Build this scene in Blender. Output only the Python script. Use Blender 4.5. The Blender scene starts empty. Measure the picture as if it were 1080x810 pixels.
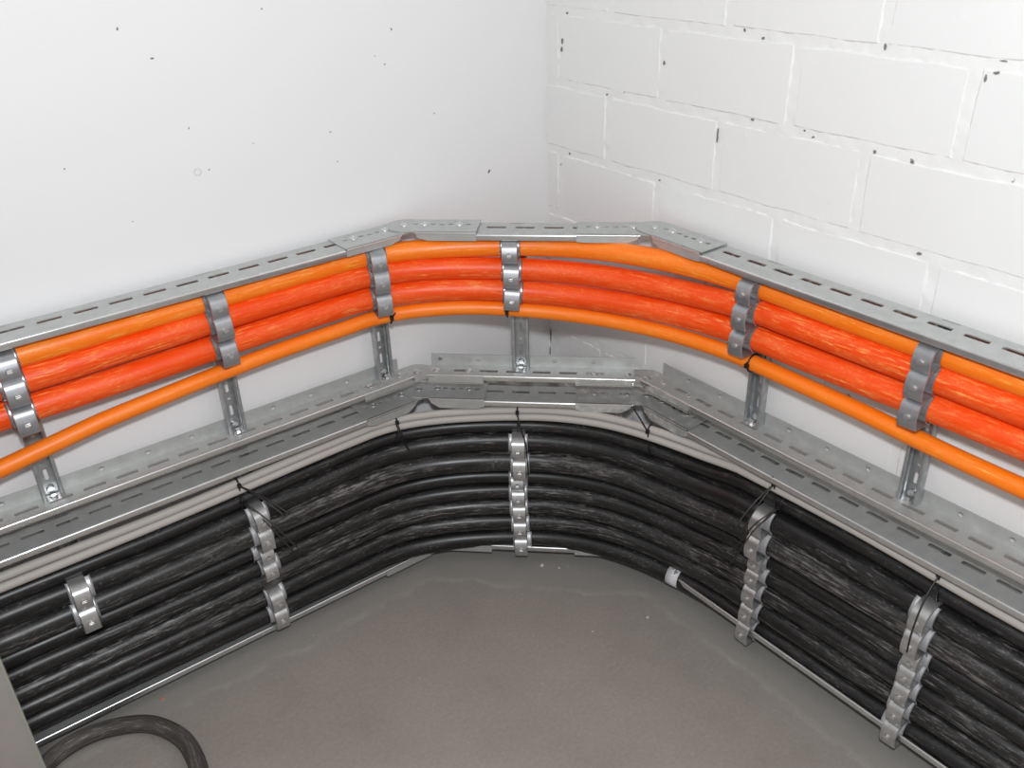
import bpy, math, random
from mathutils import Matrix, Vector

random.seed(7)
S = bpy.context.scene
COL = S.collection
H = 1.245                                   # camera eye height above the floor (m)

# ------------------------------------------------------------------ camera
cam_d = bpy.data.cameras.new('camera'); cam = bpy.data.objects.new('camera', cam_d); COL.objects.link(cam)
right = Vector((0.79205533, -0.60976903, -0.02881114))
down = Vector((-0.31605527, -0.36924494, -0.87393778))
fwd = Vector((0.52226182, 0.70131299, -0.48518314))
M = Matrix.Identity(4)
for i in range(3):
    M[i][0] = right[i]; M[i][1] = -down[i]; M[i][2] = -fwd[i]
M[0][3], M[1][3], M[2][3] = -1.13178, -1.37645, H
cam.matrix_world = M
cam_d.sensor_width = 36.0; cam_d.lens = 953.457 / 1080 * 36
cam_d.clip_start = 0.02
cam_d.dof.use_dof = True; cam_d.dof.focus_distance = 1.85; cam_d.dof.aperture_fstop = 9.0
S.camera = cam

# ------------------------------------------------------------------ world, flash, exposure
W = bpy.data.worlds.new('world'); S.world = W; W.use_nodes = True
W.node_tree.nodes['Background'].inputs[0].default_value = (1.0, 0.96, 0.93, 1)
W.node_tree.nodes['Background'].inputs[1].default_value = 0.50
fl = bpy.data.lights.new('flash', 'POINT'); fl.energy = 60; fl.shadow_soft_size = 0.045; fl.color = (0.94, 0.97, 1.0)
flo = bpy.data.objects.new('flash', fl); COL.objects.link(flo); flo.location = (-1.13, -1.39, H + 0.19)
S.view_settings.view_transform = 'Standard'; S.view_settings.look = 'None'
S.view_settings.gamma = 1.0; S.view_settings.use_curve_mapping = False; S.view_settings.exposure = 0.0


# ------------------------------------------------------------------ materials
def new_mat(name):
    m = bpy.data.materials.new(name); m.use_nodes = True
    return m, m.node_tree, m.node_tree.nodes['Principled BSDF']


def node(nt, kind, **kw):
    n = nt.nodes.new(kind)
    for k, v in kw.items():
        if k.startswith('i_'):
            n.inputs[int(k[2:])].default_value = v
        else:
            setattr(n, k, v)
    return n


def ramp(nt, a, b, ca=(0, 0, 0, 1), cb=(1, 1, 1, 1)):
    r = nt.nodes.new('ShaderNodeValToRGB')
    r.color_ramp.elements[0].position = a; r.color_ramp.elements[1].position = b
    r.color_ramp.elements[0].color = ca; r.color_ramp.elements[1].color = cb
    return r


def mixc(nt, fac, a, b, mode='MIX'):
    n = nt.nodes.new('ShaderNodeMix'); n.data_type = 'RGBA'; n.blend_type = mode
    for sock, v in ((0, fac), (6, a), (7, b)):
        if hasattr(v, 'links') or isinstance(v, bpy.types.NodeSocket):
            nt.links.new(v, n.inputs[sock])
        else:
            n.inputs[sock].default_value = v if sock == 0 or len(v) == 4 else (*v, 1)
    return n.outputs[2]


def noise(nt, vec, scale, detail=4, rough=0.55):
    n = node(nt, 'ShaderNodeTexNoise'); n.inputs['Scale'].default_value = scale
    n.inputs['Detail'].default_value = detail; n.inputs['Roughness'].default_value = rough
    nt.links.new(vec, n.inputs['Vector'])
    return n.outputs['Fac']


def mapping(nt, src, scale, loc=(0, 0, 0)):
    m = node(nt, 'ShaderNodeMapping'); m.inputs['Scale'].default_value = scale; m.inputs['Location'].default_value = loc
    nt.links.new(src, m.inputs['Vector'])
    return m.outputs['Vector']


def bump(nt, b, height, strength, dist=0.002):
    n = node(nt, 'ShaderNodeBump'); n.inputs['Strength'].default_value = strength; n.inputs['Distance'].default_value = dist
    nt.links.new(height, n.inputs['Height']); nt.links.new(n.outputs[0], b.inputs['Normal'])


def cable_mat(name, col, dusty, dust, amount, seed, rough=0.36, spec=0.5, streak=1.5):
    """jacket colour with dust smears stretched along the cable (UV: x metres along, y around)"""
    m, nt, b = new_mat(name)
    tc = node(nt, 'ShaderNodeTexCoord')
    uv = tc.outputs['UV']
    n1 = noise(nt, mapping(nt, uv, (9, 5, 1), (seed * 3.1, seed, 0)), 1.0, 5, 0.65)
    n2 = noise(nt, mapping(nt, uv, (26, 30, 1), (seed, seed * 1.7, 0)), 1.0, 6, 0.72)
    n3 = noise(nt, mapping(nt, uv, (4, 2.5, 1), (seed * 5, seed, 0)), 1.0, 2, 0.5)
    n4 = noise(nt, mapping(nt, uv, (150, 45, 1), (seed * 2, seed, 0)), 1.0, 4, 0.7)
    r1 = ramp(nt, 0.50 - amount * 0.06, 0.76); nt.links.new(n1, r1.inputs[0])
    r2 = ramp(nt, 0.57 - amount * 0.05, 0.66); nt.links.new(n2, r2.inputs[0])
    r3 = ramp(nt, 0.40, 0.62); nt.links.new(n3, r3.inputs[0])
    r4 = ramp(nt, 0.56, 0.68); nt.links.new(n4, r4.inputs[0])
    f = node(nt, 'ShaderNodeMath', operation='MULTIPLY'); nt.links.new(r1.outputs[0], f.inputs[0]); f.inputs[1].default_value = dusty * 0.6
    g = node(nt, 'ShaderNodeMath', operation='MULTIPLY'); nt.links.new(r2.outputs[0], g.inputs[0]); nt.links.new(r3.outputs[0], g.inputs[1])
    g2 = node(nt, 'ShaderNodeMath', operation='MULTIPLY'); nt.links.new(g.outputs[0], g2.inputs[0]); g2.inputs[1].default_value = min(1.0, dusty * 1.3)
    k = node(nt, 'ShaderNodeMath', operation='MULTIPLY'); nt.links.new(r4.outputs[0], k.inputs[0]); nt.links.new(r1.outputs[0], k.inputs[1])
    c = mixc(nt, f.outputs[0], col, dust)
    c = mixc(nt, g2.outputs[0], c, tuple(min(1, x * streak) for x in dust))
    c = mixc(nt, k.outputs[0], c, tuple(min(1, x * streak * 1.2) for x in dust))
    nt.links.new(c, b.inputs['Base Color'])
    rr = node(nt, 'ShaderNodeMapRange'); nt.links.new(n1, rr.inputs[0])
    rr.inputs[3].default_value = rough - 0.08; rr.inputs[4].default_value = rough + 0.22
    nt.links.new(rr.outputs[0], b.inputs['Roughness']); b.inputs['Specular IOR Level'].default_value = spec
    bump(nt, b, n2, 0.25, 0.0006)
    return m


def zinc(name, base, rough, metal, spots=0.25, dust=0.0):
    m, nt, b = new_mat(name)
    tc = node(nt, 'ShaderNodeTexCoord')
    n1 = noise(nt, tc.outputs['Object'], 55, 4, 0.6)
    n2 = noise(nt, tc.outputs['Object'], 9, 3, 0.5)
    hi = tuple(min(1, x * (1 + spots)) for x in base); lo = tuple(x * (1 - spots) for x in base)
    r1 = ramp(nt, 0.35, 0.68); nt.links.new(n1, r1.inputs[0])
    c = mixc(nt, r1.outputs[0], lo, hi)
    if dust > 0:
        n3 = noise(nt, tc.outputs['Object'], 70, 6, 0.7)
        r3 = ramp(nt, 0.62 - dust * 0.15, 0.72); nt.links.new(n3, r3.inputs[0])
        c = mixc(nt, r3.outputs[0], c, (0.62, 0.58, 0.55))
        mm = node(nt, 'ShaderNodeMapRange'); nt.links.new(r3.outputs[0], mm.inputs[0])
        mm.inputs[3].default_value = metal; mm.inputs[4].default_value = 0.0
        nt.links.new(mm.outputs[0], b.inputs['Metallic'])
    else:
        b.inputs['Metallic'].default_value = metal
    nt.links.new(c, b.inputs['Base Color'])
    rr = node(nt, 'ShaderNodeMapRange'); nt.links.new(n2, rr.inputs[0])
    rr.inputs[3].default_value = rough - 0.08; rr.inputs[4].default_value = rough + 0.12
    nt.links.new(rr.outputs[0], b.inputs['Roughness'])
    bump(nt, b, n1, 0.05, 0.0005)
    return m


def plain(name, col, rough=0.5, metal=0.0):
    m, nt, b = new_mat(name)
    tc = node(nt, 'ShaderNodeTexCoord')
    n1 = noise(nt, tc.outputs['Object'], 40, 3)
    c = mixc(nt, n1, tuple(x * 0.85 for x in col), tuple(min(1, x * 1.12) for x in col))
    nt.links.new(c, b.inputs['Base Color'])
    b.inputs['Roughness'].default_value = rough; b.inputs['Metallic'].default_value = metal
    return m


def wall_mat(name, col, bump_s, scale, speck):
    m, nt, b = new_mat(name)
    tc = node(nt, 'ShaderNodeTexCoord')
    v = tc.outputs['Object']
    n1 = noise(nt, v, 3.0, 3); n2 = noise(nt, v, scale, 6, 0.7)
    c = mixc(nt, n1, tuple(x * 0.965 for x in col), col)
    # rare dark pits in the paint
    n3 = noise(nt, v, 60, 2, 0.5)
    r3 = ramp(nt, speck, speck + 0.03); nt.links.new(n3, r3.inputs[0])
    c = mixc(nt, r3.outputs[0], c, (0.30, 0.28, 0.27))
    nt.links.new(c, b.inputs['Base Color']); b.inputs['Roughness'].default_value = 0.62
    b.inputs['Specular IOR Level'].default_value = 0.25
    bump(nt, b, n2, bump_s, 0.003)
    return m


def floor_mat():
    m, nt, b = new_mat('concrete')
    tc = node(nt, 'ShaderNodeTexCoord'); v = tc.outputs['Object']
    n1 = noise(nt, v, 3.4, 6, 0.66); n2 = noise(nt, v, 16, 6, 0.7); n3 = noise(nt, v, 140, 4, 0.7)
    r1 = ramp(nt, 0.30, 0.70); nt.links.new(n1, r1.inputs[0])
    c = mixc(nt, r1.outputs[0], (0.255, 0.235, 0.212), (0.350, 0.318, 0.282))
    r2 = ramp(nt, 0.36, 0.72); nt.links.new(n2, r2.inputs[0])
    c = mixc(nt, r2.outputs[0], c, (0.305, 0.281, 0.253))
    r4 = ramp(nt, 0.35, 0.75, (0.91, 0.91, 0.91, 1), (1.08, 1.08, 1.08, 1)); nt.links.new(n3, r4.inputs[0])
    c = mixc(nt, 1.0, c, r4.outputs[0], 'MULTIPLY')
    # strip of older grey coating left along the walls: distance to the nearest wall or to the diagonal
    sx = node(nt, 'ShaderNodeSeparateXYZ'); nt.links.new(v, sx.inputs[0])
    add = node(nt, 'ShaderNodeMath', operation='ADD'); nt.links.new(sx.outputs[0], add.inputs[0]); nt.links.new(sx.outputs[1], add.inputs[1])
    ad2 = node(nt, 'ShaderNodeMath', operation='MULTIPLY_ADD'); nt.links.new(add.outputs[0], ad2.inputs[0]); ad2.inputs[1].default_value = 0.7; ad2.inputs[2].default_value = 0.262
    mx = node(nt, 'ShaderNodeMath', operation='MAXIMUM'); nt.links.new(sx.outputs[0], mx.inputs[0]); nt.links.new(sx.outputs[1], mx.inputs[1])
    mx2 = node(nt, 'ShaderNodeMath', operation='SMOOTH_MAX'); nt.links.new(mx.outputs[0], mx2.inputs[0]); nt.links.new(ad2.outputs[0], mx2.inputs[1]); mx2.inputs[2].default_value = 0.05
    ns = node(nt, 'ShaderNodeMath', operation='MULTIPLY_ADD'); nt.links.new(n1, ns.inputs[0]); ns.inputs[1].default_value = 0.10; nt.links.new(mx2.outputs[0], ns.inputs[2])
    ns2 = node(nt, 'ShaderNodeMath', operation='MULTIPLY_ADD'); nt.links.new(n2, ns2.inputs[0]); ns2.inputs[1].default_value = 0.05; nt.links.new(ns.outputs[0], ns2.inputs[2])
    rb = ramp(nt, 0.0, 1.0); nt.links.new(ns2.outputs[0], rb.inputs[0])
    mr = node(nt, 'ShaderNodeMapRange'); nt.links.new(ns2.outputs[0], mr.inputs[0])
    mr.inputs[1].default_value = -0.080; mr.inputs[2].default_value = -0.020; mr.inputs[3].default_value = 0; mr.inputs[4].default_value = 0.7
    c = mixc(nt, mr.outputs[0], c, (0.255, 0.250, 0.238))
    # pale scuffed rim of that coating
    pr = node(nt, 'ShaderNodeMath', operation='ADD'); nt.links.new(ns2.outputs[0], pr.inputs[0]); pr.inputs[1].default_value = 0.050
    ab = node(nt, 'ShaderNodeMath', operation='ABSOLUTE'); nt.links.new(pr.outputs[0], ab.inputs[0])
    mr2 = node(nt, 'ShaderNodeMapRange'); nt.links.new(ab.outputs[0], mr2.inputs[0])
    mr2.inputs[1].default_value = 0.012; mr2.inputs[2].default_value = 0.0; mr2.inputs[3].default_value = 0; mr2.inputs[4].default_value = 1
    pm = node(nt, 'ShaderNodeMath', operation='MULTIPLY'); nt.links.new(mr2.outputs[0], pm.inputs[0]); nt.links.new(r2.outputs[0], pm.inputs[1])
    c = mixc(nt, pm.outputs[0], c, (0.36, 0.34, 0.32))
    # white specks
    vo = node(nt, 'ShaderNodeTexVoronoi'); vo.inputs['Scale'].default_value = 26; nt.links.new(v, vo.inputs['Vector'])
    rv = ramp(nt, 0.035, 0.06, (1, 1, 1, 1), (0, 0, 0, 1)); nt.links.new(vo.outputs['Distance'], rv.inputs[0])
    rm = node(nt, 'ShaderNodeMath', operation='MULTIPLY'); nt.links.new(rv.outputs[0], rm.inputs[0]); nt.links.new(r1.outputs[0], rm.inputs[1])
    c = mixc(nt, rm.outputs[0], c, (0.42, 0.40, 0.38))
    nt.links.new(c, b.inputs['Base Color']); b.inputs['Roughness'].default_value = 0.78
    b.inputs['Specular IOR Level'].default_value = 0.3
    bump(nt, b, n2, 0.12, 0.003)
    return m


MAT = dict(
    orange=cable_mat('orange_jacket', (0.96, 0.190, 0.003), 0.75, (1.0, 0.33, 0.06), 0.9, 1.3, 0.33),
    orange2=cable_mat('orange_jacket_thin', (0.96, 0.20, 0.003), 0.60, (1.0, 0.33, 0.06), 0.6, 2.9, 0.36),
    red1=cable_mat('red_orange_jacket', (0.87, 0.068, 0.003), 0.85, (1.0, 0.21, 0.055), 1.0, 4.2, 0.34, 0.36, 2.0),
    red2=cable_mat('red_orange_jacket_lower', (0.88, 0.072, 0.003), 0.85, (1.0, 0.22, 0.06), 1.0, 6.6, 0.34, 0.36, 2.0),
    grey=cable_mat('grey_jacket', (0.44, 0.415, 0.385), 0.20, (0.50, 0.475, 0.44), 0.5, 3.3, 0.5, 0.3, 1.1),
    wall=wall_mat('white_paint', (0.80, 0.80, 0.805), 0.07, 30, 0.86),
    mortar=wall_mat('painted_mortar', (0.83, 0.83, 0.82), 0.35, 90, 0.74),
    block=wall_mat('painted_block', (0.82, 0.818, 0.81), 0.12, 60, 0.86),
    floor=floor_mat(),
    rail=zinc('galvanised_rail', (0.54, 0.555, 0.545), 0.48, 0.66, 0.06),
    lip=zinc('rail_lip_highlight', (0.72, 0.73, 0.73), 0.26, 0.9, 0.05),  # same zinc as the rail, lightened and smoothed to carry the lip's highlight
    rail_dusty=zinc('dusty_galvanised_rail', (0.48, 0.49, 0.48), 0.52, 0.6, 0.10, 1.0),
    rung=zinc('galvanised_rung', (0.47, 0.49, 0.50), 0.42, 0.85, 0.16),
    clamp_dull=zinc('dull_zinc_strap', (0.43, 0.44, 0.46), 0.40, 0.82, 0.10),
    clamp=zinc('bright_zinc_strap', (0.62, 0.63, 0.63), 0.30, 0.88, 0.14),
    saddle=zinc('zinc_saddle', (0.60, 0.60, 0.62), 0.42, 0.5, 0.08),
    saddle_dull=zinc('dull_zinc_saddle', (0.62, 0.63, 0.65), 0.26, 0.8, 0.1),
    screw=zinc('screw_steel', (0.70, 0.70, 0.70), 0.32, 0.95, 0.08),
    tie=plain('black_nylon', (0.012, 0.011, 0.011), 0.38),
    tag=plain('white_tag', (0.66, 0.66, 0.68), 0.5),
    ink=plain('black_ink', (0.015, 0.015, 0.015), 0.5),
    panel=plain('grey_panel_paint', (0.19, 0.172, 0.158), 0.6),
    panel_edge=plain('panel_lit_edge', (0.20, 0.205, 0.165), 0.5),  # paler greenish tone paints the thin lit edge of the panel
    chip=plain('dark_pit', (0.20, 0.19, 0.18), 0.9),
    crumb=plain('plaster_crumb', (0.55, 0.52, 0.49), 0.9),
    crumb_red=plain('brick_crumb', (0.42, 0.20, 0.13), 0.9),
    loose=cable_mat('scuffed_grey_black_jacket', (0.055, 0.050, 0.046), 0.75, (0.16, 0.145, 0.13), 0.9, 8.1, 0.5),
)
DUSTS = [(0.32, 0.2), (0.50, 0.5), (1.0, 1.7), (0.22, 0.1), (0.62, 0.7), (0.78, 1.1), (0.70, 0.9), (0.26, 0.2)]
BLACKS = [cable_mat('black_jacket_%d' % i, (0.0085, 0.0082, 0.0084), d, (0.052, 0.049, 0.047), a, 10.7 + 3.3 * i, 0.30, 0.5, 6.0)
          for i, (d, a) in enumerate(DUSTS)]


# ------------------------------------------------------------------ object helpers
def tag(o, label=None, cat=None, group=None, kind=None):
    if label: o['label'] = label
    if cat: o['category'] = cat
    if group: o['group'] = group
    if kind: o['kind'] = kind
    return o


def thing(name, label, cat, loc, rotz=0.0, group=None):
    o = bpy.data.objects.new(name, None); COL.objects.link(o)
    o.empty_display_size = 0.02
    o.location = loc; o.rotation_euler = (0, 0, rotz)
    return tag(o, label, cat, group)


def make_mesh(name, verts, faces, mat, smooth=False, uvs=None, origin=None):
    me = bpy.data.meshes.new(name)
    if origin is not None:
        ox, oy, oz = origin
        verts = [(x - ox, y - oy, z - oz) for x, y, z in verts]
    me.from_pydata([tuple(v) for v in verts], [], faces); me.materials.append(mat)
    if uvs is not None:
        uvl = me.uv_layers.new(name='UVMap')
        for li, l in enumerate(me.loops):
            uvl.data[li].uv = uvs[li]
    me.validate(); me.update()
    if smooth:
        me.polygons.foreach_set('use_smooth', [True] * len(me.polygons))
        if smooth != 'all':
            try:
                me.set_sharp_from_angle(angle=math.radians(38))
            except Exception:
                pass
    return me


def link(name, me, parent=None, loc=(0, 0, 0), rot=(0, 0, 0)):
    o = bpy.data.objects.new(name, me); COL.objects.link(o)
    o.location = loc; o.rotation_euler = rot
    if parent is not None: o.parent = parent
    return o


class MB:
    def __init__(s): s.v = []; s.f = []

    def add(s, v, f):
        n = len(s.v); s.v += [tuple(p) for p in v]; s.f += [tuple(i + n for i in q) for q in f]

    def box(s, x0, x1, y0, y1, z0, z1, fn=None):
        v = [(x, y, z) for z in (z0, z1) for y in (y0, y1) for x in (x0, x1)]
        if fn: v = [fn(*p) for p in v]
        s.add(v, [(0, 2, 3, 1), (4, 5, 7, 6), (0, 1, 5, 4), (2, 6, 7, 3), (0, 4, 6, 2), (1, 3, 7, 5)])

    def prism(s, poly, a0, a1, fn):
        """polygon (p,q) extruded along a; fn(a,p,q) -> xyz"""
        n = len(poly)
        v = [fn(a0, *p) for p in poly] + [fn(a1, *p) for p in poly]
        f = [tuple(range(n)), tuple(range(2 * n - 1, n - 1, -1))] + [(i, (i + 1) % n, n + (i + 1) % n, n + i) for i in range(n)]
        s.add(v, f)

    def plate(s, cells, lo, hi, fn):
        """thick plate from rectangular cells in (a,b), each with an optional stadium hole; fn(a,b,t)"""
        a_min = min(c[0] for c in cells); a_max = max(c[1] for c in cells)
        b_min = min(c[2] for c in cells); b_max = max(c[3] for c in cells)
        for (a0, a1, b0, b1, hole) in cells:
            if hole is None:
                for t, order in ((lo, (0, 1, 2, 3)), (hi, (3, 2, 1, 0))):
                    s.add([fn(a0, b0, t), fn(a1, b0, t), fn(a1, b1, t), fn(a0, b1, t)], [order])
                continue
            ca, cb, half, r = hole[:4]; vert = len(hole) > 4 and hole[4]
            out = [(a0, b0), (a0 + (a1 - a0) / 3, b0), (a0 + (a1 - a0) * 2 / 3, b0), (a1, b0), (a1, b0 + (b1 - b0) / 3), (a1, b0 + (b1 - b0) * 2 / 3),
                   (a1, b1), (a0 + (a1 - a0) * 2 / 3, b1), (a0 + (a1 - a0) / 3, b1), (a0, b1), (a0, b0 + (b1 - b0) * 2 / 3), (a0, b0 + (b1 - b0) / 3)]
            inn = []
            ang = [225, 255, 285, 315, 345, 15, 45, 75, 105, 135, 165, 195]
            for k, d in enumerate(ang):
                cx = math.cos(math.radians(d)); sy = math.sin(math.radians(d))
                if len(hole) > 5:
                    sx_ = 1 if cx > 0 else -1; sy_ = 1 if sy > 0 else -1
                    if d in (225, 315, 45, 135): inn.append((ca + sx_ * (half + 0.9 * r), cb + sy_ * 0.92 * r))
                    elif d in (255, 285, 75, 105): inn.append((ca + sx_ * half, cb + sy_ * r))
                    else: inn.append((ca + sx_ * (half + r), cb + sy_ * 0.5 * r))
                elif vert:
                    inn.append((ca + r * cx, cb + (half if sy > 0 else -half) + r * sy))
                else:
                    inn.append((ca + (half if cx > 0 else -half) + r * cx, cb + r * sy))
            V = [fn(p[0], p[1], lo) for p in out] + [fn(p[0], p[1], lo) for p in inn] + [fn(p[0], p[1], hi) for p in out] + [fn(p[0], p[1], hi) for p in inn]
            F = []
            for k in range(12):
                j = (k + 1) % 12
                F.append((k, j, 12 + j, 12 + k)); F.append((24 + j, 24 + k, 36 + k, 36 + j)); F.append((12 + k, 12 + j, 36 + j, 36 + k))
            s.add(V, F)
        c4 = [(a_min, b_min), (a_max, b_min), (a_max, b_max), (a_min, b_max)]
        V = [fn(*p, lo) for p in c4] + [fn(*p, hi) for p in c4]
        s.add(V, [(k, (k + 1) % 4, 4 + (k + 1) % 4, 4 + k) for k in range(4)])

    def disc(s, c, ax, r0, r1, h, n=14, dome=0.0):
        """short capped cylinder / dome from c along ax"""
        ax = Vector(ax).normalized(); t = ax.orthogonal().normalized(); b = ax.cross(t); c = Vector(c)
        rings = [(r0, 0.0), (r0, h * 0.45), (r1, h)] if dome == 0 else [(r0, 0), (r0 * 0.95, h * 0.45), (r0 * 0.7, h * 0.82), (r0 * 0.3, h)]
        V = []
        for r, hh in rings:
            for k in range(n):
                a = 2 * math.pi * k / n
                V.append(tuple(c + ax * hh + t * (r * math.cos(a)) + b * (r * math.sin(a))))
        m = len(rings)
        F = [tuple(reversed(range(n))), tuple(range((m - 1) * n, m * n))]
        for i in range(m - 1):
            for k in range(n):
                j = (k + 1) % n
                F.append((i * n + k, i * n + j, (i + 1) * n + j, (i + 1) * n + k))
        s.add(V, F)

    def build(s, name, mat, parent=None, smooth=False, origin=None):
        return link(name, make_mesh(name, s.v, s.f, mat, smooth, None, origin), parent)


def tube_data(pts, r, seg=20, caps=True):
    """tube along points with UVs; r number or list"""
    n = len(pts); P = [Vector(p) for p in pts]
    V = []; F = []; UV = []; L = [0.0]
    for i in range(1, n): L.append(L[-1] + (P[i] - P[i - 1]).length)
    up = Vector((0, 0, 1)); prev = None
    for i in range(n):
        t = (P[min(i + 1, n - 1)] - P[max(i - 1, 0)]).normalized()
        if prev is None:
            s = t.cross(up)
            if s.length < 0.1: s = t.cross(Vector((1, 0, 0)))
            s.normalize()
        else:
            s = (prev - t * prev.dot(t)).normalized()
        prev = s; b = s.cross(t)
        rr = r[i] if isinstance(r, (list, tuple)) else r
        for k in range(seg):
            a = 2 * math.pi * k / seg
            V.append(P[i] + s * (rr * math.cos(a)) + b * (rr * math.sin(a)))
    for i in range(n - 1):
        for k in range(seg):
            j = (k + 1) % seg
            F.append((i * seg + k, i * seg + j, (i + 1) * seg + j, (i + 1) * seg + k))
            u0, u1 = L[i], L[i + 1]; v0, v1 = k / seg, (k + 1) / seg
            UV += [(u0, v0), (u0, v1), (u1, v1), (u1, v0)]
    if caps:
        F.append(tuple(reversed(range(seg)))); UV += [(0, 0)] * seg
        F.append(tuple(range((n - 1) * seg, n * seg))); UV += [(0, 0)] * seg
    return V, F, UV


def catmull(ctrl, per=8):
    P = [Vector(p) for p in ctrl]; out = []
    for i in range(len(P) - 1):
        p0 = P[max(i - 1, 0)]; p1 = P[i]; p2 = P[i + 1]; p3 = P[min(i + 2, len(P) - 1)]
        for k in range(per):
            t = k / per
            out.append(0.5 * ((2 * p1) + (p2 - p0) * t + (2 * p0 - 5 * p1 + 4 * p2 - p3) * t * t + (3 * p1 - p0 - 3 * p2 + p3) * t ** 3))
    out.append(P[-1])
    return out


# ------------------------------------------------------------------ setting: floor and walls
mb = MB(); mb.box(-3.2, 0.12, -3.2, 0.12, -0.08, 0.0)
tag(mb.build('floor', MAT['floor']), 'bare grey-brown concrete floor', None, None, 'structure')

mb = MB(); mb.box(-3.2, 0.12, 0.0, 0.12, 0.0, 2.6)
wall_left = tag(mb.build('wall_left', MAT['wall']), 'smooth white painted plaster wall on the left', None, None, 'structure')
# small pits and a plugged drill hole in the plaster
pits = [(-0.925, -0.135, .005, 40), (-0.722, -0.203, .0035, 10), (-0.690, -0.306, .0022, 70), (-0.672, -0.372, .0022, 20), (-0.76, -0.16, .003, 70), (-0.548, -0.154, .002, 30),
        (-0.330, -0.205, .0028, 110), (-0.348, -0.258, .0022, 30), (-0.365, -0.243, .0016, 0), (-0.258, -0.352, .0022, 0), (-0.462, -0.35, .002, 0), (-0.455, -0.40, .002, 0),
        (-1.045, -0.342, .003, 20), (-0.873, -0.332, .002, 30), (-0.80, -0.425, .0017, 0), (-0.145, -0.478, .005, 65), (-0.595, -0.345, .0016, 0)]
for (x, z, r, a) in pits:
    r *= 0.62
    mb = MB(); n = 9; V = []
    for k in range(n):
        t = 2 * math.pi * k / n; rr = r * random.uniform(0.6, 1.15)
        px, pz = rr * math.cos(t) * 1.4, rr * math.sin(t) * 0.8; c, s_ = math.cos(math.radians(a)), math.sin(math.radians(a))
        V.append((px * c - pz * s_, pz * c + px * s_))
    mb.prism(V, -0.0006, 0.0004, lambda a_, p, q, x=x, z=z: (x + p, a_, H + z + q))
    mb.build('paint_pit', MAT['chip'], wall_left)
mb = MB()
for k in range(24):
    a0, a1 = 2 * math.pi * k / 24, 2 * math.pi * (k + 1) / 24
    P = [(-0.690 + rr * math.cos(a), yy, H - 0.372 + rr * math.sin(a)) for yy in (-0.0008, 0.0003) for a in (a0, a1) for rr in (0.0050, 0.0057)]
    mb.add(P, [(0, 1, 3, 2), (1, 5, 7, 3), (0, 2, 6, 4)])
mb.build('plug_ring', MAT['crumb'], wall_left)

# right wall: rough mortar bed with separate painted blocks sitting slightly proud of it
Y_END = -3.2
mb = MB()
nz, ny = 170, 210
z_lo, z_hi, y_lo, y_hi = 0.0, 1.7, -2.1, 0.0
for j in range(nz + 1):
    for i in range(ny + 1):
        edge = i in (0, ny) or j in (0, nz)
        mb.v.append((0.0 if edge else random.uniform(-0.0021, 0.0010), y_lo + (y_hi - y_lo) * i / ny, z_lo + (z_hi - z_lo) * j / nz))
for j in range(nz):
    for i in range(ny):
        a = j * (ny + 1) + i
        mb.f.append((a, a + ny + 1, a + ny + 2, a + 1))
mb.box(0.0012, 0.12, Y_END, 0.0, 0.0, 2.6)
wall_right = tag(mb.build('wall_right', MAT['mortar'], None, 'all'), 'white painted block masonry wall on the right', None, None, 'structure')
joints = [-0.205 - 0.1258 * k + 0 for k in range(9)]           # camera-relative heights of the bed joints
rows = [(-0.205 + 0.1258 * (k + 1), -0.205 + 0.1258 * k, k) for k in range(-9, 11)]
for top, bot, k in rows:
    z1, z0 = H + top - 0.006, H + bot + 0.006
    z0 = max(z0, 0.002)
    if z1 - z0 < 0.03 or z1 > 2.55: continue
    off = -0.042 if k % 2 else -0.172
    edges = [0.0] + [off - 0.2575 * n for n in range(12)]
    for a, b in zip(edges[:-1], edges[1:]):
        y1, y0 = a - (0.006 if a < 0 else 0.001), b + 0.006
        if y1 - y0 < 0.02: continue
        L, Hh = y1 - y0, z1 - z0
        per = []
        n1, n2 = 5, 3
        for i in range(n1): per.append((y0 + L * i / n1, z0))
        for i in range(n2): per.append((y1, z0 + Hh * i / n2))
        for i in range(n1): per.append((y1 - L * i / n1, z1))
        for i in range(n2): per.append((y0, z1 - Hh * i / n2))
        jit = [(p[0] + random.uniform(-0.0016, 0.0016), p[1] + random.uniform(-0.0016, 0.0016)) for p in per]
        cy, cz = (y0 + y1) / 2, (z0 + z1) / 2
        inn = [(cy + (p[0] - cy) * (1 - 0.007 / L), cz + (p[1] - cz) * (1 - 0.006 / Hh)) for p in jit]
        n = len(per); proud = -0.0019 + random.uniform(-0.0005, 0.0004)
        tl, tt = random.uniform(-0.0006, 0.0006), random.uniform(-0.0005, 0.0005)
        V = [(0.0015, p[0], p[1]) for p in jit] + [(proud + tl * (p[0] - cy) / L + tt * (p[1] - cz) / Hh, p[0], p[1]) for p in inn]
        F = [(i, n + i, n + (i + 1) % n, (i + 1) % n) for i in range(n)] + [tuple(reversed(range(n, 2 * n)))]
        me = make_mesh('block', V, F, MAT['block'], True, None, (0, cy, cz))
        link('block', me, wall_right, (0, cy, cz))
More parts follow.
